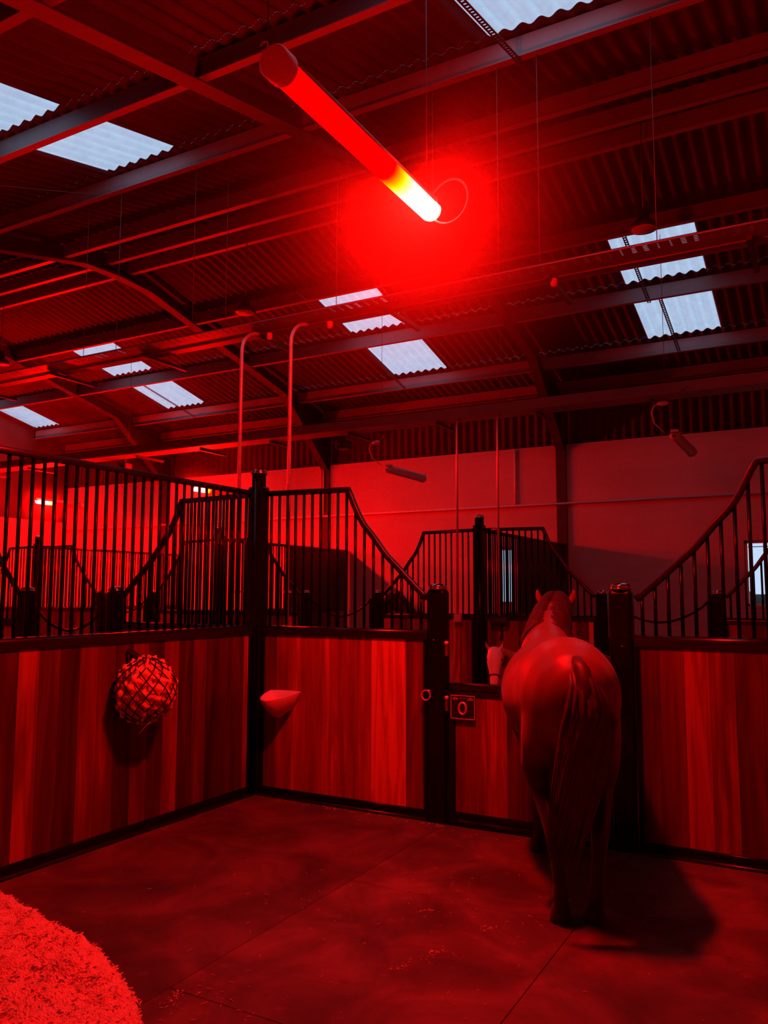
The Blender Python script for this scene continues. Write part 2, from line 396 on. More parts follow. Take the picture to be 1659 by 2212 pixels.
# purlins and portal frames
k = 3
for y in (.35, 1.65, 2.92, 4.25, 5.57, 6.9, 7.62, 8.02, 9.4, 10.81, 12.26, 13.1):
    k += 1; z = roofz(y)-.03; mb = MB(); X0, X1 = XW0+.02, XW1-.02
    sg = 1 if y < YR else -1
    mb.box(X0, X1, y-.004, y+.004, z-.2, z); mb.box(X0, X1, y-.065, y+.004, z-.206, z-.198); mb.box(X0, X1, y, y+.065, z-.03, z-.022)
    struct(mb.build('purlin' if k == 4 else 'purlin.%03d' % (k-4), PURLIN), 'steel roof purlin')
RAF = [.45, -3.94, -8.69, -13.0]
for i, x in enumerate(RAF):
    mb = MB(); w = .15
    for sg in (-1, 1):
        ye = YW0 if sg < 0 else YB
        p = lambda y, dz: (x, y, roofz(y)+dz)
        mb.bar(p(YR,-.15), p(ye,-.15), .012, .2); mb.bar(p(YR,-.25), p(ye,-.25), w, .016)
        # apex haunch
        q = Vector((x, YR, ZR-.36)); r_ = Vector((x, YR+sg*.6, roofz(YR+sg*.6)-.25)); mb.bar(q, r_, w, .016)
        mb.add([(x,YR,ZR-.25), q, r_], [(0,1,2)])
        if sg > 0:   # eaves haunch
            q = Vector((x, YB-.02, roofz(YB)-1.15)); r_ = Vector((x, YB-1.5, roofz(YB-1.5)-.25))
            mb.bar(q, r_, w, .016); mb.add([(x+o,*v) for o in (-.006,.006) for v in ((YB-.02,roofz(YB)-1.15),(YB-.02,roofz(YB)-.24),(YB-1.5,roofz(YB-1.5)-.24))], [(0,1,2),(3,4,5),(0,2,5,3),(0,3,4,1),(1,4,5,2)])
    mb.box(x-.085, x+.085, YB-.045, YB+.02, 0, roofz(YB)-.25)
    struct(mb.build('rafter' if i == 0 else 'rafter.%03d' % i, ROOFSTEEL), 'steel portal rafter')

# ------------------------------------------------------------------ stall joinery
SW = [(0,2.432),(.09,2.29),(.2,2.15),(.34,2.045),(.5,1.905),(.68,1.79),(.85,1.677),(1.,1.585)]   # swept rail, (fraction, height)
def swz(t):
    for (a, za), (c, zc) in zip(SW[:-1], SW[1:]):
        if t <= c: return za+(zc-za)*(t-a)/(c-a)
    return SW[-1][1]
def swoop_pts():
    out = []
    for i in range(25):
        t = i/24
        out.append((t, (swz(max(0,t-.03))+2*swz(t)+swz(min(1,t+.03)))/4))
    return out
_bars = {}
def bar_mesh(h):
    k = round(h, 3)
    if k not in _bars: _bars[k] = MB().tube([(0,0,0),(0,0,k)], .0115, 8).mesh('bar', BLACK)
    return _bars[k]
def planks(mb, L0, L1, z0, z1, t=.036):
    x = L0
    while x < L1-.01:
        e = min(L1, (math.floor(x/.145+1e-6)+1)*.145)
        mb.box(x+.0012, e-.0012, -t/2, t/2, z0, z1); x = e
    return mb
def rail_mb(x0, x1, z0, z1, hw, r=None):
    """rail along x with a rounded top"""
    r = r or hw; pr = [(-hw,z0),(-hw,z1-r)]+[(-hw+r-r*math.cos(R(a)), z1-r+r*math.sin(R(a))) for a in (18,36,54,72,90)]
    pr += [(-y,z) for y,z in pr[::-1][1:]]
    m = MB(); m.loft([[(x,y,z) for y,z in pr] for x in (x0,x1)], True, False)
    m.sm = [2 <= i <= len(pr)-4 for i in range(len(m.f))]; return m
def panel(label, cat, loc, rz, Lg, high=None, flat=None, group=None, solid_from=None, name='stall_screen', detail=True):
    """stall wall: boards below, bars above; high = None (level top rail) or 'start'/'end' (swept down towards the other end)"""
    t = thing(name, label, cat, loc, rz, group)
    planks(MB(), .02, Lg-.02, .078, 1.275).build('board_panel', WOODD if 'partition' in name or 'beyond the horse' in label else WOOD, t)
    rail_mb(0, Lg, 1.27, 1.342, .03).build('mid_rail', RAIL, t)
    rail_mb(0, Lg, .036, .087, .03, .012).build('bottom_rail', BLACK, t); rail_mb(0, Lg, 0, .037, .052, .014).build('floor_rail', RAIL, t)
    for xa in (0, Lg-.03): MB().box(xa, xa+.03, -.025, .025, .04, 1.3).build('stile', BLACK, t)
    if high is None:
        path = [(0,2.41),(Lg,2.41)]
    else:
        S = Lg-.012; fl = flat
        path = [(0,2.41)] + [(fl+(S-fl)*a, z-.022) for a, z in swoop_pts()]
        if high == 'end': path = [(Lg-x, z) for x, z in path][::-1]
    MB().ribbon([(x,0,z) for x, z in path], .045, .042, (0,-1,0)).build('top_rail', RAIL, t)
    def topz(x):
        for (a, za), (c, zc) in zip(path[:-1], path[1:]):
            if a <= x <= c: return za+(zc-za)*(x-a)/max(1e-6,c-a)
        return path[-1][1]
    n = int(Lg/.08); x0 = (Lg-(n-1)*.08)/2
    lim = Lg if solid_from is None else solid_from
    for i in range(n):
        x = x0+i*.08
        if x > lim: break
        h = topz(x)-1.335
        if h > .06: inst('bar', bar_mesh(h), t, (x,0,1.335))
    if solid_from is not None:
        MB().box(solid_from, Lg, -.012, .012, 1.335, 2.40).build('solid_board', LEATHER, t)
    return t

def cap_mb(r, z):
    return MB().lathe([(r*.9,0),(r,.005),(r,.013),(r*.88,.018),(r*.95,.022),(r*.93,.03),(r*.75,.038),(r*.4,.045),(.004,.047)], (0,0,z), 28)
def post(label, x, y, z, w=.145, d=.1, group=None, tall=False):
    t = thing('stall_post', label, 'post', (x,y,0), 0, group)
    if tall:
        MB().lathe([(.058,.0),(.058,z)], (0,0,0), 24).box(-.073,.073,-.05,.05,0,2.47,.012).build('shaft', BLACK, t)
        cap_mb(.07, z).build('post_cap', CHROME, t)
    else:
        MB().box(-w/2, w/2, -d/2, d/2, 0, z, .022).build('shaft', BLACK, t)
        cap_mb(w*.48, z).build('post_cap', CHROME, t)
    MB().box(-w*.5, w*.5, -d*.75, d*.75, 0, .012, .004).build('base_plate', BLACK, t)
    return t
def half_door(label, x0, x1, y, top=.98, group=None, yoke=False):
    t = thing('stall_door', label, 'stall door', (x0,y,0), 0, group); W = x1-x0
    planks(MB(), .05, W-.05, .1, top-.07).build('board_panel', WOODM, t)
    for xa in (0, W-.055): MB().box(xa,xa+.055,-.027,.027,.03,top-.005,.008).build('stile', BLACK, t)
    rail_mb(.04,W-.04,top-.05,top,.03).box(.05,W-.05,-.025,.025,top-.095,top-.05,.006).build('top_rail', RAIL, t)
    MB().box(.05,W-.05,-.03,.03,.055,.105,.006).box(.0,W,-.04,.04,.0,.04,.006).build('bottom_rail', BLACK, t)
    if yoke:
        pts = [(.03+(W-.06)*i/16, 0, top+.42-.24*math.sin(PI*i/16)**.8) for i in range(17)]
        MB().tube(pts, .013, 8).box(.02,.045,-.012,.012,top-.02,top+.43).box(W-.045,W-.02,-.012,.012,top-.02,top+.43).build('yoke_bar', BLACK, t)
    return t

# --- the stall we stand in
post('tall corner post with chrome cap behind the white manger', XL, YF, 2.575, tall=True)
panel('long grille partition with the hay net hanging on its boards', 'stall partition', (XL, .9, 0), R(90), YF-.09-.9, name='stall_partition')
panel('grille panel carrying the white corner manger, top rail swept down', 'stall panel', (XL+.075, YF, 0), 0, -2.565-(XL+.075), 'start', .79)
p1 = post('door post with a tie ring, beside the number plaque', -2.49, YF, 1.625)
for z in (.83, 1.21):
    MB().lathe([(.008,-.05),(.013,-.045),(.013,.03),(.016,.032),(.016,.05),(.006,.056)], (.079,-.03,z), 12).build('hinge_pin', ZINC, p1)
ring = MB(); ring.tube([(-.062+.034*math.cos(2*PI*i/20), -.075, .885+.034*math.sin(2*PI*i/20)) for i in range(21)], .0055, 8); ring.tube([(-.04,-.04,.91),(-.045,-.082,.918)], .008, 8)
ring.build('tie_ring', ZINC, p1); MB().ball((-.01,-.052,1.27), .008, 8).build('bolt', CHROME, p1)
half_door('low half door with plank boards, standing in front of the brown horse', -2.405, -1.275, YF)
p2 = post('door post beside the horse\'s rump, chrome cap lit on top', -1.195, YF, 1.625)
MB().ball((.01,-.052,1.27), .008, 8).build('bolt', CHROME, p2)
panel('grille panel beyond the horse, rail sweeping up away from the post', 'stall panel', (-1.115, YF, 0), 0, 1.3, 'end', .56)
# --- neighbouring stall in the same row
panel('grille panel of the next stall, rail sweeping up to the tall corner post', 'stall panel', (-5.66, YF, 0), 0, 1.46, 'end', .76)
post('stocky post with chrome cap seen through the near bars, beside the yoke door', -5.74, YF, 1.61)
half_door('half door with a dipped yoke bar, seen through the near bars', -6.88, -5.82, YF, 1.06, yoke=True)
post('stocky post with chrome cap at the far side of the yoke door', -6.96, YF, 1.61)
panel('grille panel of the next stall past the yoke door', 'stall panel', (-8.42, YF, 0), 0, 1.38, 'start', .74)

# --- far row
FB = [-16.0, -12.4, -8.2, -3.93, .34]
words = ['the end wall bay', 'the bay with the shining red tube', 'the bay where a dark horse looks out', 'the bay with the sky window']
D0 = [(-15.0,-13.85), (-10.75,-9.6), (-6.61,-5.43), (-2.39,-1.12)]
for i in range(4):
    a, c = FB[i]+.075, FB[i+1]-.075; d0, d1 = D0[i]
    panel('far row grille panel at the start of ' + words[i], 'stall panel', (a,YA,0), 0, d0-.07-a, 'start', (d0-a)*.52)
    post('low post where the door starts in ' + words[i], d0, YA, 1.6, .13, group='far row door posts')
    half_door('far row half door with yoke in ' + words[i], d0+.07, d1-.07, YA, 1.1, yoke=True)
    post('low post just past the door in ' + words[i], d1, YA, 1.6, .13, group='far row door posts')
    panel('far row grille panel past the door in ' + words[i], 'stall panel', (d1+.07,YA,0), 0, c-d1-.07, 'end', (c-d1)*.5)
    post('tall corner post closing ' + words[i], FB[i+1], YA, 2.56, tall=True, group='far row corner posts')
for x, sf, w in ((-12.4, None, 'open bars all along'), (-8.2, 1.75, 'bars first then solid boards'), (-3.93, 1.45, 'mostly solid boards, before the sky window')):
    panel('far row partition with ' + w, 'stall partition', (x, YA+.08, 0), R(90), YB-.04-YA-.08, solid_from=sf, name='stall_partition')

# ------------------------------------------------------------------ stall fittings
# number plaque
t = thing('number_plaque', 'small black square plaque with a raised 0, on the half door', 'sign', (-2.285, YF-.032, .815))
w2, h2 = .092, .082
MB().box(-w2, w2, -.006, 0, -h2, h2, .002).build('plate', SIGNM, t)
fr = MB()
for (x0,x1,z0,z1) in ((-w2,-w2+.007,-h2,h2),(w2-.007,w2,-h2,h2),(-w2,w2,-h2,-h2+.007),(-w2,w2,h2-.007,h2)): fr.box(x0,x1,-.012,-.004,z0,z1,.002)
fr.build('frame', GALV, t)
nb = MB(); rings = []
for i in range(33):
    a = 2*PI*i/32; cx, cz = .027*math.cos(a), -.008+.039*math.sin(a); rings.append([(cx*k_, yy, -.008+(cz+.008)*(1+(k_-1)*.7)) for k_, yy in ((1.3,-.006),(1.3,-.018),(.72,-.018),(.72,-.006))])
nb.loft(rings, False); nb.build('numeral', GALV, t)
orn = MB()
for sx in (-1,1):
    for i in range(4):
        orn.box(sx*(.04+.011*i)-.004, sx*(.04+.011*i)+.004, -.012, -.005, .047+.004*(i%2), .062+.004*(i%3), .001)
for i in range(6): orn.box(-.03+.011*i, -.024+.011*i, -.01, -.005, .06, .066, .001)
orn.build('ornament', GALV, t)

# white corner manger
t = thing('corner_manger', 'white plastic feed manger fixed in the corner by the tall post', 'manger', (-3.82, YF-.02, 0))
rim = [(-.13,0,.835),(-.02,0,.84),(.09,0,.84),(.165,0,.838),(.15,-.04,.83),(.10,-.13,.81),(.05,-.20,.795),(0,-.235,.785),(-.06,-.225,.79),(-.10,-.17,.8),(-.125,-.08,.82)]
def scl(pts, k, z): return [((x-.01)*k+.01, (y)*k if k<1 else y, z if z is not None else zz) for x,y,zz in pts]
def dn(pts, k, dz): return [((x-.01)*k+.01, -.002+(y)*k, zz-dz) for x,y,zz in pts]
def di(pts, k, dz): return [((x-.01)*k+.01, -.012+y*k*.94, zz-dz) for x,y,zz in pts]
mg = MB(); mg.loft([dn(rim,.22,.155), dn(rim,.5,.14), dn(rim,.8,.075), dn(rim,1.,.006), rim, di(rim,.93,0), di(rim,.74,.06), di(rim,.42,.11), di(rim,.1,.12)], True)
mg.build('bowl', PLASTIC, t)
MB().lathe([(.012,0),(.016,.01),(.016,.03),(.006,.035)], (.0,-.05,.645), 12).build('drain_plug', CHROME, t)

# hay net on the partition
hn = thing('hay_net', 'bulging hay net tied to the plank partition', 'hay net', (XL+.03, 3.95, .965))
rx, ry, rz_ = .17, .225, .21
def sup(a, b_):     # point on the bag: a around, b pole to pole
    s_ = math.sin(b_); x = rx*s_*math.cos(a); y = ry*s_*math.sin(a); z = -rz_*math.cos(b_)
    return Vector((max(-.012, x+.105), y, z))
hay = MB(); nu, nv = 72, 44; rings = []
rnd = random.Random(3); ph = [rnd.random()*6 for _ in range(6)]
for j in range(1, nv):
    bb = PI*j/nv; ring_ = []
    for i in range(nu):
        a = 2*PI*i/nu
        lump = .02*math.sin(11*a+9*bb+ph[0])*math.sin(10*bb-3*a+ph[1]) + .012*math.sin(5*a-4*bb+ph[2]) + rnd.uniform(-.006,.006)
        p = sup(a, bb); c0 = Vector((.105,0,0)); ring_.append(c0+(p-c0)*(.95+lump/.2))
    rings.append(ring_)
hay.loft(rings); hay.build('hay', HAYM, hn)
net = MB()
for fam in (-1, 1):
    for kk in range(15):
        pts = []
        for q in range(34):
            bb = .25+(PI-.35)*q/33; a = 2*PI*kk/15 + fam*(bb-.2)*.85
            p = sup(a, bb); c0 = Vector((.105,0,0)); pts.append(c0+(p-c0)*1.005)
        net.tube(pts, .0042, 5)
net.build('netting', ROPE, hn)
lp = MB(); lp.tube([(.06,-.03,.19),(.05,-.045,.215),(.03,-.06,.235),(0,-.065,.25),(-.01,-.05,.26),(.0,-.03,.255),(.02,-.02,.235),(.05,.0,.21)], .012, 8)
lp.build('draw_cord', ROPE, hn)
sr = MB(); rnd = random.Random(5)
for i in range(330):
    a, bb = rnd.uniform(-1.5,1.5), rnd.uniform(.5,2.9); p = sup(a,bb); c0 = Vector((.105,0,0)); p = c0+(p-c0)*1.0
    d = Vector((rnd.uniform(.2,1), rnd.uniform(-1,1), rnd.uniform(-1,1))).normalized()*rnd.uniform(.012,.035)
    sr.tube([p-d*.5, p+d*.5], .0009, 3)
sr.tube([(.2,.0,-.16),(.2,-.06,-.2),(.195,-.135,-.255)], .0013, 4)
o = sr.build('hay_stalks', STRAWM, hn); o['kind'] = 'stuff'

# rubber mats
def matt(label, x0, x1, y0, y1, mat=None):
    o = MB().box(x0+.0015, x1-.0015, y0+.0015, y1-.0015, 0, .02, .003).build('rubber_mat', mat or RUBBER); tag(o, label, 'floor mat', 'rubber stall mats'); return o
FZ = .02
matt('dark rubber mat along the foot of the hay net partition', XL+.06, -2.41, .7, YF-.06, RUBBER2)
matt('rubber mat in front of the number plaque and half door', -2.41, -1.15, 3.97, YF-.06)
matt('rubber mat under the horse\'s hind hooves in the corner past the door', -1.15, .12, 3.97, YF-.06)
matt('rubber mat one row back from the half door', -2.41, -1.15, 2.57, 3.97)
matt('rubber mat in the shadow tip, one row back', -1.15, .12, 2.57, 3.97)
matt('rubber mat touching the shavings heap', -2.41, -1.15, 1.2, 2.57)

# heap of shavings
edge = [(-4.07,2.92),(-3.85,2.86),(-3.6,2.79),(-3.38,2.74),(-3.13,2.69),(-2.9,2.65),(-2.70,2.56),(-2.5,2.46),(-2.33,2.35),(-2.13,2.2),(-1.97,1.95),(-1.9,1.4)]
def edge_y(x):
    for (x0,y0),(x1,y1) in zip(edge[:-1], edge[1:]):
        if x0 <= x <= x1: return y0+(y1-y0)*(x-x0)/(x1-x0)
    return 0
from mathutils import noise as mn
sh = MB(); gx, gy, st = 190, 128, .0125; X0, Y0 = -4.07, 1.42; idx = {}; vs = []; fs = []
segs = [(Vector((a[0],a[1])), Vector((c[0],c[1]))) for a, c in zip(edge[:-1], edge[1:])]
def edist(x, y):
    p = Vector((x,y)); best = 9
    for a, c in segs:
        d = c-a; t_ = max(0,min(1,(p-a).dot(d)/d.length_squared)); best = min(best, (p-a-d*t_).length)
    return best
for j in range(gy):
    for i in range(gx):
        x, y = X0+i*st, Y0+j*st
        ey = edge_y(x) if x < -1.9 else 0
        ins = y < ey
        d = edist(x,y); wob = .03*mn.noise(Vector((x*9,y*9,0)))+.018*mn.noise(Vector((x*31,y*31,3)))
        d = d+wob if ins else -d+wob
        if d < -.0: continue
        k_ = min(1, d/.16); h = .12*math.sin(k_*PI/2)+.035*mn.noise(Vector((x*8,y*8,5)))*k_+.02*mn.noise(Vector((x*22,y*22,1)))*k_+.012*mn.noise(Vector((x*55,y*55,2)))*k_
        idx[(i,j)] = len(vs); vs.append((x,y,FZ+max(.002,h)))
for (i,j), a in idx.items():
    q = [(i,j),(i+1,j),(i+1,j+1),(i,j+1)]
    if all(w in idx for w in q): fs.append([idx[w] for w in q])
sh.add(vs, fs, True)
rnd = random.Random(9); top = vs
for q in range(4200):
    x, y, z = top[rnd.randrange(len(top))]
    x += rnd.uniform(-.01,.01); y += rnd.uniform(-.01,.01)
    a = rnd.uniform(0,6.28); l = rnd.uniform(.006,.017); w_ = rnd.uniform(.002,.005); tz = rnd.uniform(-.35,.4)
    d = Vector((math.cos(a),math.sin(a),tz))*l; n_ = Vector((-math.sin(a),math.cos(a),rnd.uniform(-.5,.5)))*w_
    p = Vector((x,y,z+.003)); sh.add([p-d-n_, p+d-n_, p+d+n_, p-d+n_], [(0,1,2,3)])
for q in range(260):
    x, y, z = top[rnd.randrange(len(top))]; a = rnd.uniform(0,6.28); d = Vector((math.cos(a),math.sin(a),rnd.uniform(.05,.5)))*rnd.uniform(.012,.026)
    sh.tube([(x,y,z), Vector((x,y,z))+d*.6, Vector((x,y,z))+d+Vector((0,0,-.004))], .0011, 3)
o = sh.build('wood_shavings', SHAV); tag(o, 'heap of pale wood shavings bedding at the corner of the stall', 'bedding', kind='stuff')

# loose straw and crumbs over the mats
ls = MB(); rnd = random.Random(12)
def stalk(x, y, l, r=.0016):
    a = rnd.uniform(0,6.28); d = Vector((math.cos(a),math.sin(a),0))*l; z = FZ+r+.0005
    ls.tube([Vector((x,y,z))-d*.5, Vector((x,y,z+rnd.uniform(0,.003))), Vector((x,y,z))+d*.5], r, 4)
for i in range(60): stalk(rnd.uniform(-4,-.1), rnd.uniform(2.5,5.15), rnd.uniform(.006,.024), .0012)
for i in range(70): stalk(rnd.gauss(-1.7,.45), min(5.1,rnd.gauss(3.9,.6)), rnd.uniform(.008,.028), .0013)
for i in range(60): stalk(-2.35+rnd.expovariate(4), rnd.uniform(2.2,2.75), rnd.uniform(.008,.03))
for i in range(40): stalk(rnd.uniform(-4.,-2.4), YF-.09-abs(rnd.gauss(0,.03)), rnd.uniform(.008,.02))
o = ls.build('straw_bits', STRAWM); tag(o, 'loose straw bits scattered over the rubber mats', 'straw', kind='stuff')
cl = MB()
for (x,y,n_) in ((-1.55,3.35,46),(-1.75,3.2,30),(-2.28,2.55,40),(-2.5,5.15,26),(-1.45,3.72,26),(-1.8,3.75,24),(-1.3,2.75,40)):
    arc0 = rnd.uniform(0,6.28)
    for i in range(n_):
        a_ = arc0+rnd.gauss(0,.7); rr = .06+rnd.gauss(0,.012); px, py = x+rr*math.cos(a_)*1.3, min(5.18, y+rr*math.sin(a_)); r_ = rnd.uniform(.0025,.007)
        q = [Vector((px+rnd.uniform(-1,1)*r_*1.6, py+rnd.uniform(-1,1)*r_*1.3, FZ+rnd.uniform(0,.8)*r_)) for _ in range(3)]
        apex = Vector((px,py,FZ+r_*.8)); cl.add(q+[apex], [(0,1,2),(0,1,3),(1,2,3),(2,0,3)])
o = cl.build('shavings_crumbs', SHAV); tag(o, 'crumbled clumps of trodden shavings on the mats', 'bedding', kind='stuff')

# ------------------------------------------------------------------ tube lamps
def tube_lamp(label, x, y_cold, y_hot, z, lit, power=600., r=.06, group='hanging tube lamps', loop=False):
    """hung along y; the burning end is y_hot"""
    s = 1 if y_hot > y_cold else -1; Lg = abs(y_hot-y_cold)
    t = thing('tube_lamp', label, 'lamp', (x, y_cold, z), 0 if s > 0 else PI, group)
    def arc(a0, a1, n, ra, ys):
        rings = []
        for y in ys: rings.append([(ra*math.cos(a0+(a1-a0)*i/n), y, ra*math.sin(a0+(a1-a0)*i/n)) for i in range(n+1)])
        return rings
    def shell(rings):
        m = MB(); n = len(rings[0]); vs = [p for q in rings for p in q]; fs = []
        for i in range(len(rings)-1):
            for j in range(n-1): fs.append((i*n+j, i*n+j+1, (i+1)*n+j+1, (i+1)*n+j))
        m.add(vs, fs, True); return m
    hot = Lg*.36
    # housing: closed back channel covering the top
    h = MB(); A0, A1 = R(8), R(172); rings = []
    for y in (.1, Lg-.06):
        o_ = [(r*1.04*math.cos(A0+(A1-A0)*i/12), y, r*1.04*math.sin(A0+(A1-A0)*i/12)) for i in range(13)]
        rings.append(o_ + [(r*.82*math.cos(A1), y, r*.82*math.sin(A1)), (r*.82*math.cos(A0), y, r*.82*math.sin(A0))])
    h.loft(rings, True); h.build('housing', GREYP, t)
    dif = shell(arc(R(170), R(370), 20, r, [.1, Lg-hot]))
    dif.build('diffuser', RED_TUBE if lit else GREYP, t)
    ys = [Lg-hot+hot*i/12 for i in range(13)]
    g = shell(arc(R(170), R(370), 20, r, ys) + [[(r*.9*math.cos(R(170)+R(200)*i/20), Lg+.02, r*.9*math.sin(R(170)+R(200)*i/20)) for i in range(21)], [(r*.55*math.cos(R(170)+R(200)*i/20), Lg+.038, r*.55*math.sin(R(170)+R(200)*i/20)) for i in range(21)]])
    g.build('glowing_end', lampglow('burning_lamp_element', Lg-hot, Lg, power) if lit else GREYP, t)
    for (ya, yb) in ((0,.1),):
        e = MB().lathe([(r*.55,-.012),(r*.98,0),(r*1.13,.012),(r*1.13,yb-.012),(r*1.02,yb)], (0,0,0), 28, 'y'); eo = e.build('end_cap', LITCAP if lit else GREYP, t)
        k_ = MB(); k_.lathe([(.012,-.004),(.02,-.004),(.02,.004),(.012,.004),(.012,-.004)], (-r*.62,.0,r*1.18), 16, 'y', False); k_.box(-r*.8,-r*.3,-.004,.004,r*.75,r*1.1); k_.build('hanging_eye', GREYP, eo)
    MB().box(-r*.7,r*.7,Lg-.08,Lg+.01,r*.55,r*1.08,.006).build('end_bracket', GREYP, t)
    if loop:
        cb = MB(); pts = []
        for i in range(22):
            a = R(118)-R(265)*i/21; pts.append((.085+.118*math.cos(a), Lg+.06+.02*math.sin(a*.5), .06+.135*math.sin(a)))
        cb.tube([(-.0,Lg-.03,r*1.02)]+pts, .006, 8); cb.build('power_cable', GREYP, t)
    return t
LITCAP = simple('glow_added_cap', (.62,.5,.48), .45, 0, .5, .08)
_b = [n for n in LITCAP.node_tree.nodes if n.type == 'BSDF_PRINCIPLED'][0]; _b.inputs['Emission Color'].default_value = (1,0,0,1); _b.inputs['Emission Strength'].default_value = .1  # faint red emission added to make the cap look lit by the tube
RED_TUBE = emit('glowing_red_diffuser', (1,0,0), 1.25)
LZ, LX = 3.75, -1.89
P0 = 1300.
P1 = 3600.
tube_lamp('big red tube lamp hanging over the stall, far end burning white hot', LX, 2.45, 3.93, LZ, True, P0, .062, loop=True)
tube_lamp('shining tube lamp above the bay nearest the end wall', -13.66, 11.6, 10.5, 3.4, True, P1*1.6, .06)
tube_lamp('shining tube lamp above the far bay, seen beside the top rail', -9.55, 11.55, 10.45, 3.4, True, P1*.85, .06)
tube_lamp('unlit tube lamp hanging before the back wall, over the dark horse bay', -5.58, 11.3, 10.15, 3.4, False)
tube_lamp('unlit tube lamp in the dim bay before the sky window', -1.5, 10.75, 9.5, 3.4, False)
def cable_lamp(label, x, y, z, h):
    pass

# ------------------------------------------------------------------ overhead services
def tray(label, y0, y1, z, x0, x1, fh, perf, group=None):
    t = thing('service_tray', label, 'cable tray', (0,0,0), 0, group)
    m = MB()
    if perf:
        yp = y0+.115; m.box(x0,x1,yp,y1,z,z+.006)
        # perforated strip: bridges between slots, alternating slot blocks
        rows = [y0+.012+i*.026 for i in range(4)]; edges = [y0]
        zt = z+.004
        x = x0
        blocks = []
        while x < x1: blocks.append(x); x += .082
        for bi, bx in enumerate(blocks):
            wide = (bi//2) % 2 == 0; w_ = .034 if wide else .013; cx_ = bx+.041
            xa, xb = cx_-w_/2, cx_+w_/2
            m.box(bx, xa, y0, yp, z, zt); m.box(xb, bx+.082, y0, yp, z, zt)
            yy = y0
            for ry_ in rows: m.box(xa, xb, yy, ry_, z, zt); yy = ry_+.012
            m.box(xa, xb, yy, yp, z, zt)
        m.box(x0,x1,y0+.245,y0+.253,z-.008,z)
    else:
        m.box(x0,x1,y0,y1,z,z+.006)
    m.build('base', TRAYM, t)
    f = MB().box(x0,x1,y0-.004,y0,z,z+fh).box(x0,x1,y1,y1+.004,z,z+.06).box(x0,x1,y0-.004,y0+.012,z+fh-.004,z+fh)
    f.build('side_flange', TRAYM, t)
    cb = MB()
    for q in range(4): cb.tube([(x0,y1-.04-.032*q,z+.021),(x1,y1-.04-.032*q,z+.021)], .014, 8)
    cb.build('cables', CAST, t)
    x = x0+.45
    while x < x1:
        MB().box(x-.018,x+.018,(y0+y1)/2-.02,y1+.42,z-.036,z-.004).build('bracket_arm', CAST, t); x += 1.37
    return t
T1 = tray('perforated service tray running over the near stall fronts', 5.45, 5.82, 3.955, -15.9, 3.2, .016, True)
T2 = tray('service tray running over the far stall fronts', 9.38, 9.70, 3.86, -15.9, 3.2, .13, False)
for (x, l) in ((-1.72,'sensor under the near tray, past the tube lamp'), (-4.36,'sensor under the near tray beside the bent pipes'), (-3.71,'sensor under the near tray between the bent pipe and the rooflight')):
    t = thing('sensor', 'small round ' + l, 'sensor', (x,5.7,3.945), 0, 'sensors under the tray')
    MB().lathe([(.026,0),(.028,-.01),(.028,-.04),(.02,-.06),(.006,-.066)], (0,0,0), 14).build('body', PLASTIC, t); MB().lathe([(.034,.005),(.034,-.006)], (0,0,0), 14).build('base', CAST, t)
for (x, y, l) in ((-6.1,9.75,'black box camera under the far tray where the rafter meets the wall'), (-10.5,9.75,'black box camera under the far tray above the top rail')):
    t = thing('camera_box', l, 'camera', (x,y,3.80), 0, 'black boxes under the far tray')
    MB().box(-.09,.09,-.07,.1,-.13,-.0,.015).build('housing', CAST, t); MB().box(-.02,.02,-.02,.02,-.01,.06).build('bracket', CAST, t); MB().lathe([(.03,0),(.03,.02),(.02,.024)], (0,-.09,-.06), 14, 'y').build('lens', EYE, t)
# bent conduits of the near row
for x, l in ((-3.94,'galvanised pipe bent at the top, dropping behind the manger panel'), (-4.47,'galvanised pipe bent at the top, dropping beside the corner post')):
    t = thing('conduit_pipe', l, 'pipe', (x,5.45,0), 0, 'pipes dropping from the near tray')
    pts = [(0,0,1.0),(0,0,3.72)] + [(.0+.05*(1-math.cos(a)), .17*(1-math.cos(a)), 3.72+.2*math.sin(a)) for a in (R(15),R(30),R(45),R(60),R(75),R(90))]
    MB().tube(pts, .0165, 12).build('pipe', GALV, t)
    MB().box(-.045,.045,-.03,.03,.88,1.01,.006).build('socket_box', PLASTIC, t)
    MB().box(-.025,.025,-.024,.024,1.6,1.62).build('clip', GALV, t)
# drops of the far row
t = thing('drop_cord', 'drop cord with a small square socket box at its end', 'cord', (-4.165,9.42,0))
MB().tube([(0,.08,3.86),(0,.01,3.80),(0,0,3.7),(0,0,1.34)], .014, 10).build('cord', GALV, t); sb = MB().box(-.05,.05,-.03,.03,1.24,1.34,.01).build('socket_box', REDBOX, t); MB().box(-.04,.04,-.036,-.028,1.25,1.33,.004).build('lid', REDBOX, sb)
t = thing('drop_cord', 'drop cord holding a dark roll above the pony\'s head', 'cord', (-3.61,9.42,0))
MB().tube([(0,.08,3.86),(0,.01,3.80),(0,0,3.7),(0,0,1.33)], .014, 10).build('cord', GALV, t); MB().lathe([(.02,-.11),(.055,-.105),(.06,-.06),(.06,.06),(.055,.105),(.02,.11)], (0,0,1.26), 18, 'x').build('roll', CAST, t); MB().tube([(.02,0,1.2),(.03,0,1.12),(.01,0,1.03)], .012, 6).build('strap', ROPE, t)

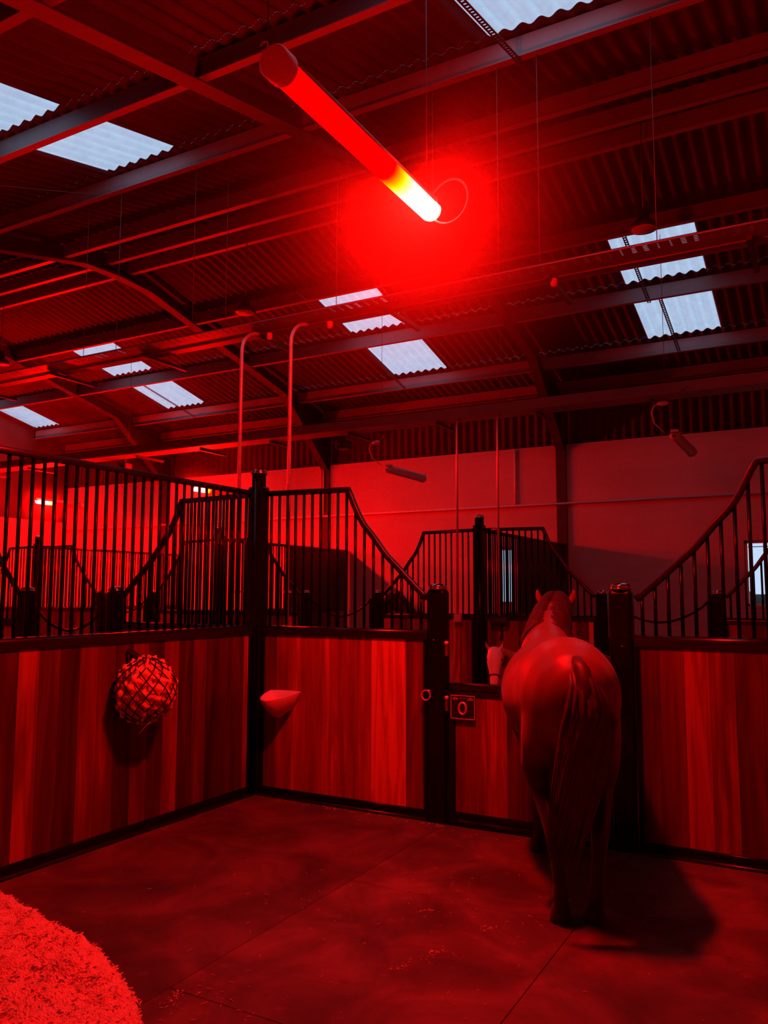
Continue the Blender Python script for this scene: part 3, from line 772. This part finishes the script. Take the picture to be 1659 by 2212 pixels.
# pendant high-bay lights on the ridge
for x, l in ((-1.46,'dark pendant light seen against the sky sheet'), (-6.37,'dark pendant light near the second rafter'), (-11.19,'dark pendant light far along the ridge')):
    t = thing('pendant_light', l, 'lamp', (x,YR,5.15), 0, 'pendant lights along the ridge')
    MB().lathe([(.128,-.012),(.135,0),(.135,.012),(.11,.05),(.075,.075),(.06,.08),(.06,.17),(.045,.19),(.012,.2)], (0,0,0), 32).build('shade', CAST, t)
    MB().lathe([(.0,-.006),(.118,-.006),(.118,-.012),(.0,-.013)], (0,0,0), 32, cap=False).build('lens', GREYP, t)
    MB().tube([(0,0,.19),(0,0,ZR-5.15-.04)], .006, 8).build('rod', WIRE, t)

# suspension wires
def swire(label, x, y, z0, group='wires holding the trays'):
    o = MB().tube([(0,0,z0),(0,0,roofz(y)-.2)], .0032, 5).build('suspension_wire', WIRE, None, (x,y,0)); tag(o, label, 'wire', group); return o
W1 = [(-6.62,'clear of the near rooflight edge'),(-6.15,'under the near rooflight edge'),(-5.15,'before the second rafter'),(-4.75,'close to the bent pipes'),(-3.55,'before the perforated tray slots'),(-2.65,'beside the lamp glow'),(-2.1,'just beyond the lamp glow'),(-1.78,'under the edge of the upper rooflight'),(-.95,'past the upper rooflight')]
for x, l in W1: swire('thin wire from the roof to the near tray, ' + l, x, 5.55, 3.96)
W2 = [(-10.2,'above the far shining lamp'),(-7.9,'between the bent pipes'),(-5.35,'below the middle rooflight'),(-3.6,'above the roll cord'),(-1.6,'below the pendant rooflight')]
for x, l in W2: swire('thin wire from the roof to the far tray, ' + l, x, 9.55, 3.87)
swire('thin wire holding the cold end of the big tube lamp', LX-.035, 2.47, LZ+.07, 'wires holding the big tube lamp')
swire('thin wire holding the burning end of the big tube lamp', LX+.0, 3.88, LZ+.06, 'wires holding the big tube lamp')
for (p, q, l) in (((-7.6,3.5,5.3),(-6.45,5.5,5.68),'pale slanting brace wire under the near slope rooflight'), ((-4.15,5.8,4.33),(-3.75,5.85,3.97),'short pale stay above the bent pipe')):
    o = MB().tube([p,q], .004, 5).build('brace_wire', WIRE); tag(o, l, 'wire')

# perforated straps under the rooflights
def strap(label, x, y0, y1, xo=0.):
    m = MB(); n = int((y1-y0)/.042); w = .05; hl = .011
    for i in range(n):
        a, c = y0+(y1-y0)*i/n, y0+(y1-y0)*(i+1)/n; mid = (a+c)/2
        za = lambda y: roofz(y)-.235
        ps = lambda xx, yy: (x+xx, yy, za(yy))
        out = [ps(-w/2,a),ps(w/2,a),ps(w/2,c),ps(-w/2,c)]; inn = [ps(-hl,mid-hl),ps(hl,mid-hl),ps(hl,mid+hl),ps(-hl,mid+hl)]
        m.add(out+inn, [(0,1,5,4),(1,2,6,5),(2,3,7,6),(3,0,4,7)])
    o = m.build('perforated_strap', CAST); solid(o, .004); tag(o, label, 'steel strap', 'perforated steel straps under the roof'); return o
strap('perforated steel strap beside the pendant light, over the sky sheet', -1.98, 9.3, 10.85)
strap('perforated steel strap over the lower sky sheet past the pendant', -1.83, 10.8, 12.3)
strap('perforated steel strap along the edge of the middle rooflight', -6.38, 10.8, 12.3)
strap('perforated steel strap over the rooflight behind the bent pipes', -11.2, 10.8, 12.3)
strap('perforated steel strap across the topmost rooflight', -1.92, 4.2, 5.6)

# wall conduits
def pipe(name, label, pts, r=.016, cat='pipe', mat=PLASTIC, group=None):
    o = MB().tube(pts, r, 8).build(name, mat); tag(o, label, cat, group); return o
pipe('wall_conduit', 'long level conduit pipe along the back wall', [(XW0+.02,YB-.03,3.10),(XW1-.02,YB-.03,3.12)], .022)
pipe('wall_conduit', 'upright conduit on the back wall above the far grille', [(-4.76,YB-.025,4.1),(-4.76,YB-.025,3.14)], .018)
pipe('wall_conduit', 'upright conduit high on the back wall, above the swept rail', [(-8.72,YB-.06,4.1),(-8.72,YB-.06,3.14)], .02)
for x, y, z, l in ((-5.72,10.05,3.78,'small cable junction with a hanging lead, before the wall beam'), (-1.62,9.5,3.78,'small cable junction with a looped lead in the dim corner')):
    t = thing('cable_junction', l, 'junction box', (x,y,z), 0, 'cable junctions on the lamp leads')
    MB().ball((0,0,0), (.07,.03,.03), 10).build('box', GREYP, t); MB().tube([(-.05,0,0),(-.1,0,-.02),(-.13,.02,-.09),(-.12,.1,-.2),(-.02,.2,-.31)], .008, 6).build('lead', PLASTIC, t); MB().tube([(.05,0,0),(.2,-.1,.08),(.3,-.2,.12)], .005, 6).build('feed', CAST, t)

# ------------------------------------------------------------------ horses
TLEAN = .2
def horse(label, loc, rz, scale, coatm, hairm, neck, head, ears, tail=True, hind=0., tailoff=0., group=None, seed=1, eye=True):
    t = thing('horse', label, 'horse', loc, rz, group); t.scale = (scale,)*3
    b = MB(); up = (0,0,1)
    def lo(st, upv=None, n=24):
        b.tube([s_[0] for s_ in st], [s_[1] for s_ in st], n, True, [s_[2] for s_ in st], upv)
    # trunk: centre, half width, half height
    lo([((-.70,0,1.04),.07,.10),((-.665,0,1.045),.14,.175),((-.60,0,1.05),.20,.235),((-.48,0,1.06),.25,.28),((-.32,0,1.06),.268,.298),((-.14,0,1.035),.27,.295),((.05,0,1.0),.30,.305),((.24,0,.985),.308,.315),((.42,0,1.0),.305,.31),((.56,0,1.03),.25,.295),((.64,0,1.04),.21,.25),((.71,0,1.06),.16,.18),((.765,0,1.07),.08,.09)], up, 32)
    for s_ in (-1, 1):
        y = .135*s_
        # hind leg
        lo([((-.42,s_*.09,1.14),.10,.12),((-.43,s_*.12,1.0),.125,.19),((-.40,s_*.135,.84),.118,.17),((-.36,s_*.155,.70),.095,.125),((-.42,s_*.135,.58),.066,.083),((-.52,s_*.12,.48),.052,.068),((-.565,s_*.11,.42),.046,.062),((-.575,s_*.10,.32),.036,.042),((-.575,s_*.088,.19),.034,.038),((-.575,s_*.082,.135),.042,.048),((-.55,s_*.08,.09),.038,.04),((-.535,s_*.08,.062),.05,.056),((-.525,s_*.08,.0),.06,.07)], (1,0,0), 20)
        # fore leg
        FL = 1 if tail else 0
        lo([((.50,s_*.14,1.05),.11,.16),((.52,s_*.16,.90),.10,.14),((.50,s_*.155,.76),.085,.105),((.49,s_*.135-.012*FL,.66),.062,.078),((.495,s_*.125-.025*FL,.52),.048,.055),((.50,s_*.115-.035*FL,.43),.048,.052),((.50,s_*.115-.035*FL,.385),.043,.048),((.50,s_*.115-.035*FL,.3),.032,.036),((.50,s_*.115-.035*FL,.18),.031,.035),((.505,s_*.115-.035*FL,.13),.04,.045),((.53,s_*.115-.035*FL,.088),.036,.038),((.545,s_*.115-.035*FL,.06),.048,.052),((.56,s_*.115-.035*FL,0),.058,.066)], (1,0,0), 20)
    # neck: from chest up to the poll
    lo([(Vector(p), w, h) for p, w, h in neck], up, 24)
    poll = Vector(head[0]); d = (Vector(head[1])-poll); Lh = d.length; d.normalize()
    side = Vector(head[2]).normalized(); nrm = d.cross(side).normalized()
    def hp(a, o=0): return poll+d*(a*Lh)+nrm*o
    b.tube([hp(-.10), hp(0), hp(.18), hp(.34), hp(.52), hp(.70), hp(.84), hp(.96), hp(1.02)], [.06,.095,.118,.115,.09,.07,.066,.062,.035], 20, True, [.07,.115,.135,.13,.10,.078,.072,.062,.03], nrm)
    # ears
    for s_ in (-1, 1):
        e0 = poll+side*(ears[0]*s_)+d*(-.02); e2 = e0+(Vector((0,0,1))*.15+side*(.055*s_)+d*(-.01)).normalized()*.155
        e1 = e0*.5+e2*.5+side*(.022*s_)
        b.tube([e0-Vector((0,0,.05)), e0, e1, e0*.25+e2*.75+side*(.012*s_), e2], [.03,.037,.036,.024,.006], 10, True, [.022,.024,.02,.014,.006], d)
    body = b.build('body', coatm, t)
    m = body.modifiers.new('remesh', 'REMESH'); m.mode = 'VOXEL'; m.voxel_size = .0135; m.use_smooth_shade = True
    m = body.modifiers.new('soften', 'SMOOTH'); m.factor = .5; m.iterations = 16
    rnd = random.Random(seed)
    # mane: locks along the crest
    mane = MB(); cr = [(Vector(p), w, h) for p, w, h in neck[1:]]
    for q in range(340):
        u = rnd.random()*(len(cr)-1); i = min(len(cr)-2, int(u)); f_ = u-i; s_ = rnd.choice((-1,1))
        c_ = cr[i][0].lerp(cr[i+1][0], f_); w_ = cr[i][1]*(1-f_)+cr[i+1][1]*f_; h_ = cr[i][2]*(1-f_)+cr[i+1][2]*f_
        top_ = rnd.uniform(52,86); dx = rnd.uniform(-.05,.02); pts = []
        for g in range(6):
            th = R(rnd.uniform(-3,3)+top_*g/5); k_ = 1.02+.05*math.sin(PI*g/5); pts.append(c_+Vector((dx*g/5, s_*w_*k_*math.sin(th), h_*k_*math.cos(th)*.97)))
        mane.tube(pts, [.008,.012,.013,.012,.008,.002], 6)
    mane.build('mane', MANE if hairm is HAIR else hairm, t)
    fl_ = MB()
    for q in range(26):
        p = poll+Vector((0,0,.07))+side*rnd.uniform(-.04,.04); fl_.tube([p, p+d*.05+nrm*(-.0)+Vector((0,0,.02)), p+d*rnd.uniform(.15,.24)+side*rnd.uniform(-.03,.03)+Vector((0,0,.045))], [.008,.009,.002], 5)
    fl_.build('forelock', hairm, t)
    if tail:
        tl = MB()
        tl.tube([(-.54,0,1.23),(-.62,tailoff*.1,1.245),(-.69,tailoff*.35,1.21),(-.725,tailoff*.5,1.13),(-.73,tailoff*.4,1.02),(-.725,0,.86)], [.03,.036,.038,.04,.036,.025], 12)
        for q in range(210):
            a = rnd.uniform(-1,1); w0 = rnd.random(); l = rnd.uniform(.62,.84)
            fan = a*.10*(1-.25*w0)
            pts = []
            for i in range(8):
                u = i/7; z = 1.262-.03*abs(a)-w0*.13-l*u
                sp = fan*math.sin(min(1,u*2.6)*PI/2)*(1-.62*max(0,u-.3)/.7)
                off = tailoff*(min(1,u*4)) - .14*tailoff/abs(tailoff or 1)*-1*max(0,u-.3)*-1*0 + TLEAN*max(0,u-.18)
                pts.append((-.62-.12*math.sin(min(1,u*3)*PI/2)-rnd.uniform(0,.02)-.03*math.cos(a*1.5), .3*a*.1+sp+off, z))
            tl.tube(pts, [.012,.015,.014,.012,.011,.009,.006,.002], 6)
        tl.build('tail', hairm, t)
    if eye:
        for s_ in (-1,1): MB().ball(hp(.27)+side*(.108*s_)+nrm*.03, .022, 10).build('eye', EYE, t)
    return t, hp, side, nrm

BAY = coat('shaded_bay_coat', (.19,.058,.02), (.007,.004,.003), .72, 1.02)  # black points, carried higher up to put the lower body's shade into the colour
HX, HY, HRZ = -1.375, 4.51, R(114)
horse('brown bay horse seen from behind, head out over the half door', (HX,HY,FZ), HRZ, 1., BAY, HAIR,
      [((.55,0,1.10),.19,.24),((.73,-.01,1.19),.17,.19),((.93,-.05,1.30),.15,.17),((1.10,-.09,1.38),.135,.155),((1.25,-.13,1.45),.115,.13),((1.36,-.15,1.48),.10,.115)],
      ((1.40,-.15,1.47),(1.70,-.02,1.03),(.34,.87,0)), (.085,), True, tailoff=-.07, seed=4)
PAL = coat('pale_faced_coat', (.07,.022,.012), (.05,.02,.012), .1, .3, pale=(.20,(.95,.75,.6)))
pony, hp, side, nrm = horse('small pony with a white face and noseband in the aisle behind the door', (-2.58,8.8,0), R(206), .72, PAL, PALEHAIR,
      [((.55,0,1.06),.15,.2),((.72,.04,1.12),.125,.18),((.86,.09,1.19),.10,.15),((.98,.14,1.27),.09,.12),((1.06,.18,1.32),.08,.10)],
      ((1.13,.22,1.36),(1.157,.44,.87),(-.995,.1,0)), (.08,), True, seed=8)
nbm = MB(); ce = hp(.72)
nbm.tube([ce+side*(.078*math.cos(2*PI*i/20))+nrm*(.088*math.sin(2*PI*i/20)) for i in range(21)], .009, 8); nbm.build('noseband', LEATHER, pony)
DK = coat('dark_brown_coat', (.045,.014,.008), (.012,.007,.005), .3, .6)
horse('dark horse looking out behind the far grille bars', (-4.95,10.95,0), R(235), .92, DK, HAIR,
      [((.55,0,1.10),.16,.24),((.68,0,1.22),.14,.21),((.78,-.02,1.38),.12,.175),((.86,-.05,1.54),.10,.14),((.93,-.08,1.66),.09,.115)],
      ((.97,-.09,1.70),(1.27,-.2,1.30),(.35,.94,0)), (.08,), False, seed=11)

# ------------------------------------------------------------------ outside the windows
hd = MB(); rnd = random.Random(2)
for q in range(420):
    x = rnd.uniform(-14, 9); r_ = rnd.uniform(.18,.4); hd.ball((x, 25+rnd.uniform(-.5,.5), rnd.uniform(.2,1.42)), (r_,r_*.8,r_*.8), 6)
tag(hd.build('hedge', HEDGEM), 'dark hedge outside beyond the sky window', 'hedge')
tag(MB().box(-14,9,22.2,23.2,-.05,1.25,.2).build('grass_bank', GRASS), 'low grassy bank in front of the hedge outside', 'bank')
for z, l in ((3.0,'upper'), (2.75,'lower')):
    o = MB().tube([(-14,22,z+.25),(-4,22,z),(6,22,z+.12)], .012, 6).build('overhead_line', CAST); tag(o, l + ' of two overhead lines crossing the sky outside', 'wire')

HR, HD = 1.5, .25
# haze ball added for the halo round the burning lamp end
hz = MB().ball((0,0,0), HR, 28).build('halo_haze', hazem('halo_air', HD, HR), None, (LX+.02, 3.74, LZ-.05)); tag(hz, 'added haze ball giving the red halo round the burning end of the big lamp', 'haze', kind='stuff')

for x, y, l in ((-13.66, 10.7, 'small haze ball added for the halo round the shining tube nearest the end wall'), (-9.55, 10.65, 'small haze ball added for the halo round the shining tube beside the top rail')):
    hz = MB().ball((0,0,0), .7, 20).build('halo_haze', hazem('halo_air_far', .35, .7), None, (x, y, 3.36)); tag(hz, l, 'haze', kind='stuff')  # haze balls added to widen the far lamps' glow

# ------------------------------------------------------------------ world, camera, render look
w = bpy.data.worlds.new('sky'); bpy.context.scene.world = w; w.use_nodes = True
bg = w.node_tree.nodes['Background']; bg.inputs[0].default_value = (.56,.74,1.0,1); bg.inputs[1].default_value = 1.03
cam = bpy.data.cameras.new('camera'); co = bpy.data.objects.new('camera', cam); C.objects.link(co)
yaw, pit, rol = R(29.0729), R(5.7607), R(.1574)
F = Vector((-math.sin(yaw)*math.cos(pit), math.cos(yaw)*math.cos(pit), math.sin(pit))); Rt = Vector((math.cos(yaw), math.sin(yaw), 0)); U = Rt.cross(F)
R2 = Rt*math.cos(rol)+U*math.sin(rol); U2 = -Rt*math.sin(rol)+U*math.cos(rol)
mtx = Matrix((R2, U2, -F)).transposed().to_4x4(); mtx.translation = Vector((0,0,1.6)); co.matrix_world = mtx
cam.sensor_fit = 'HORIZONTAL'; cam.sensor_width = 36; cam.lens = 1741.16*36/1659; cam.clip_start = .05; cam.clip_end = 200
sc = bpy.context.scene; sc.camera = co
sc.view_settings.view_transform = 'Standard'; sc.view_settings.look = 'None'; sc.view_settings.exposure = 0; sc.view_settings.gamma = 1
sc.view_settings.use_curve_mapping = False
cy = sc.cycles
cy.max_bounces = 6; cy.diffuse_bounces = 2; cy.glossy_bounces = 3; cy.transmission_bounces = 3; cy.transparent_max_bounces = 6; cy.volume_bounces = 0
cy.sample_clamp_indirect = 6.; cy.caustics_reflective = False; cy.caustics_refractive = False
cy.use_denoising = True
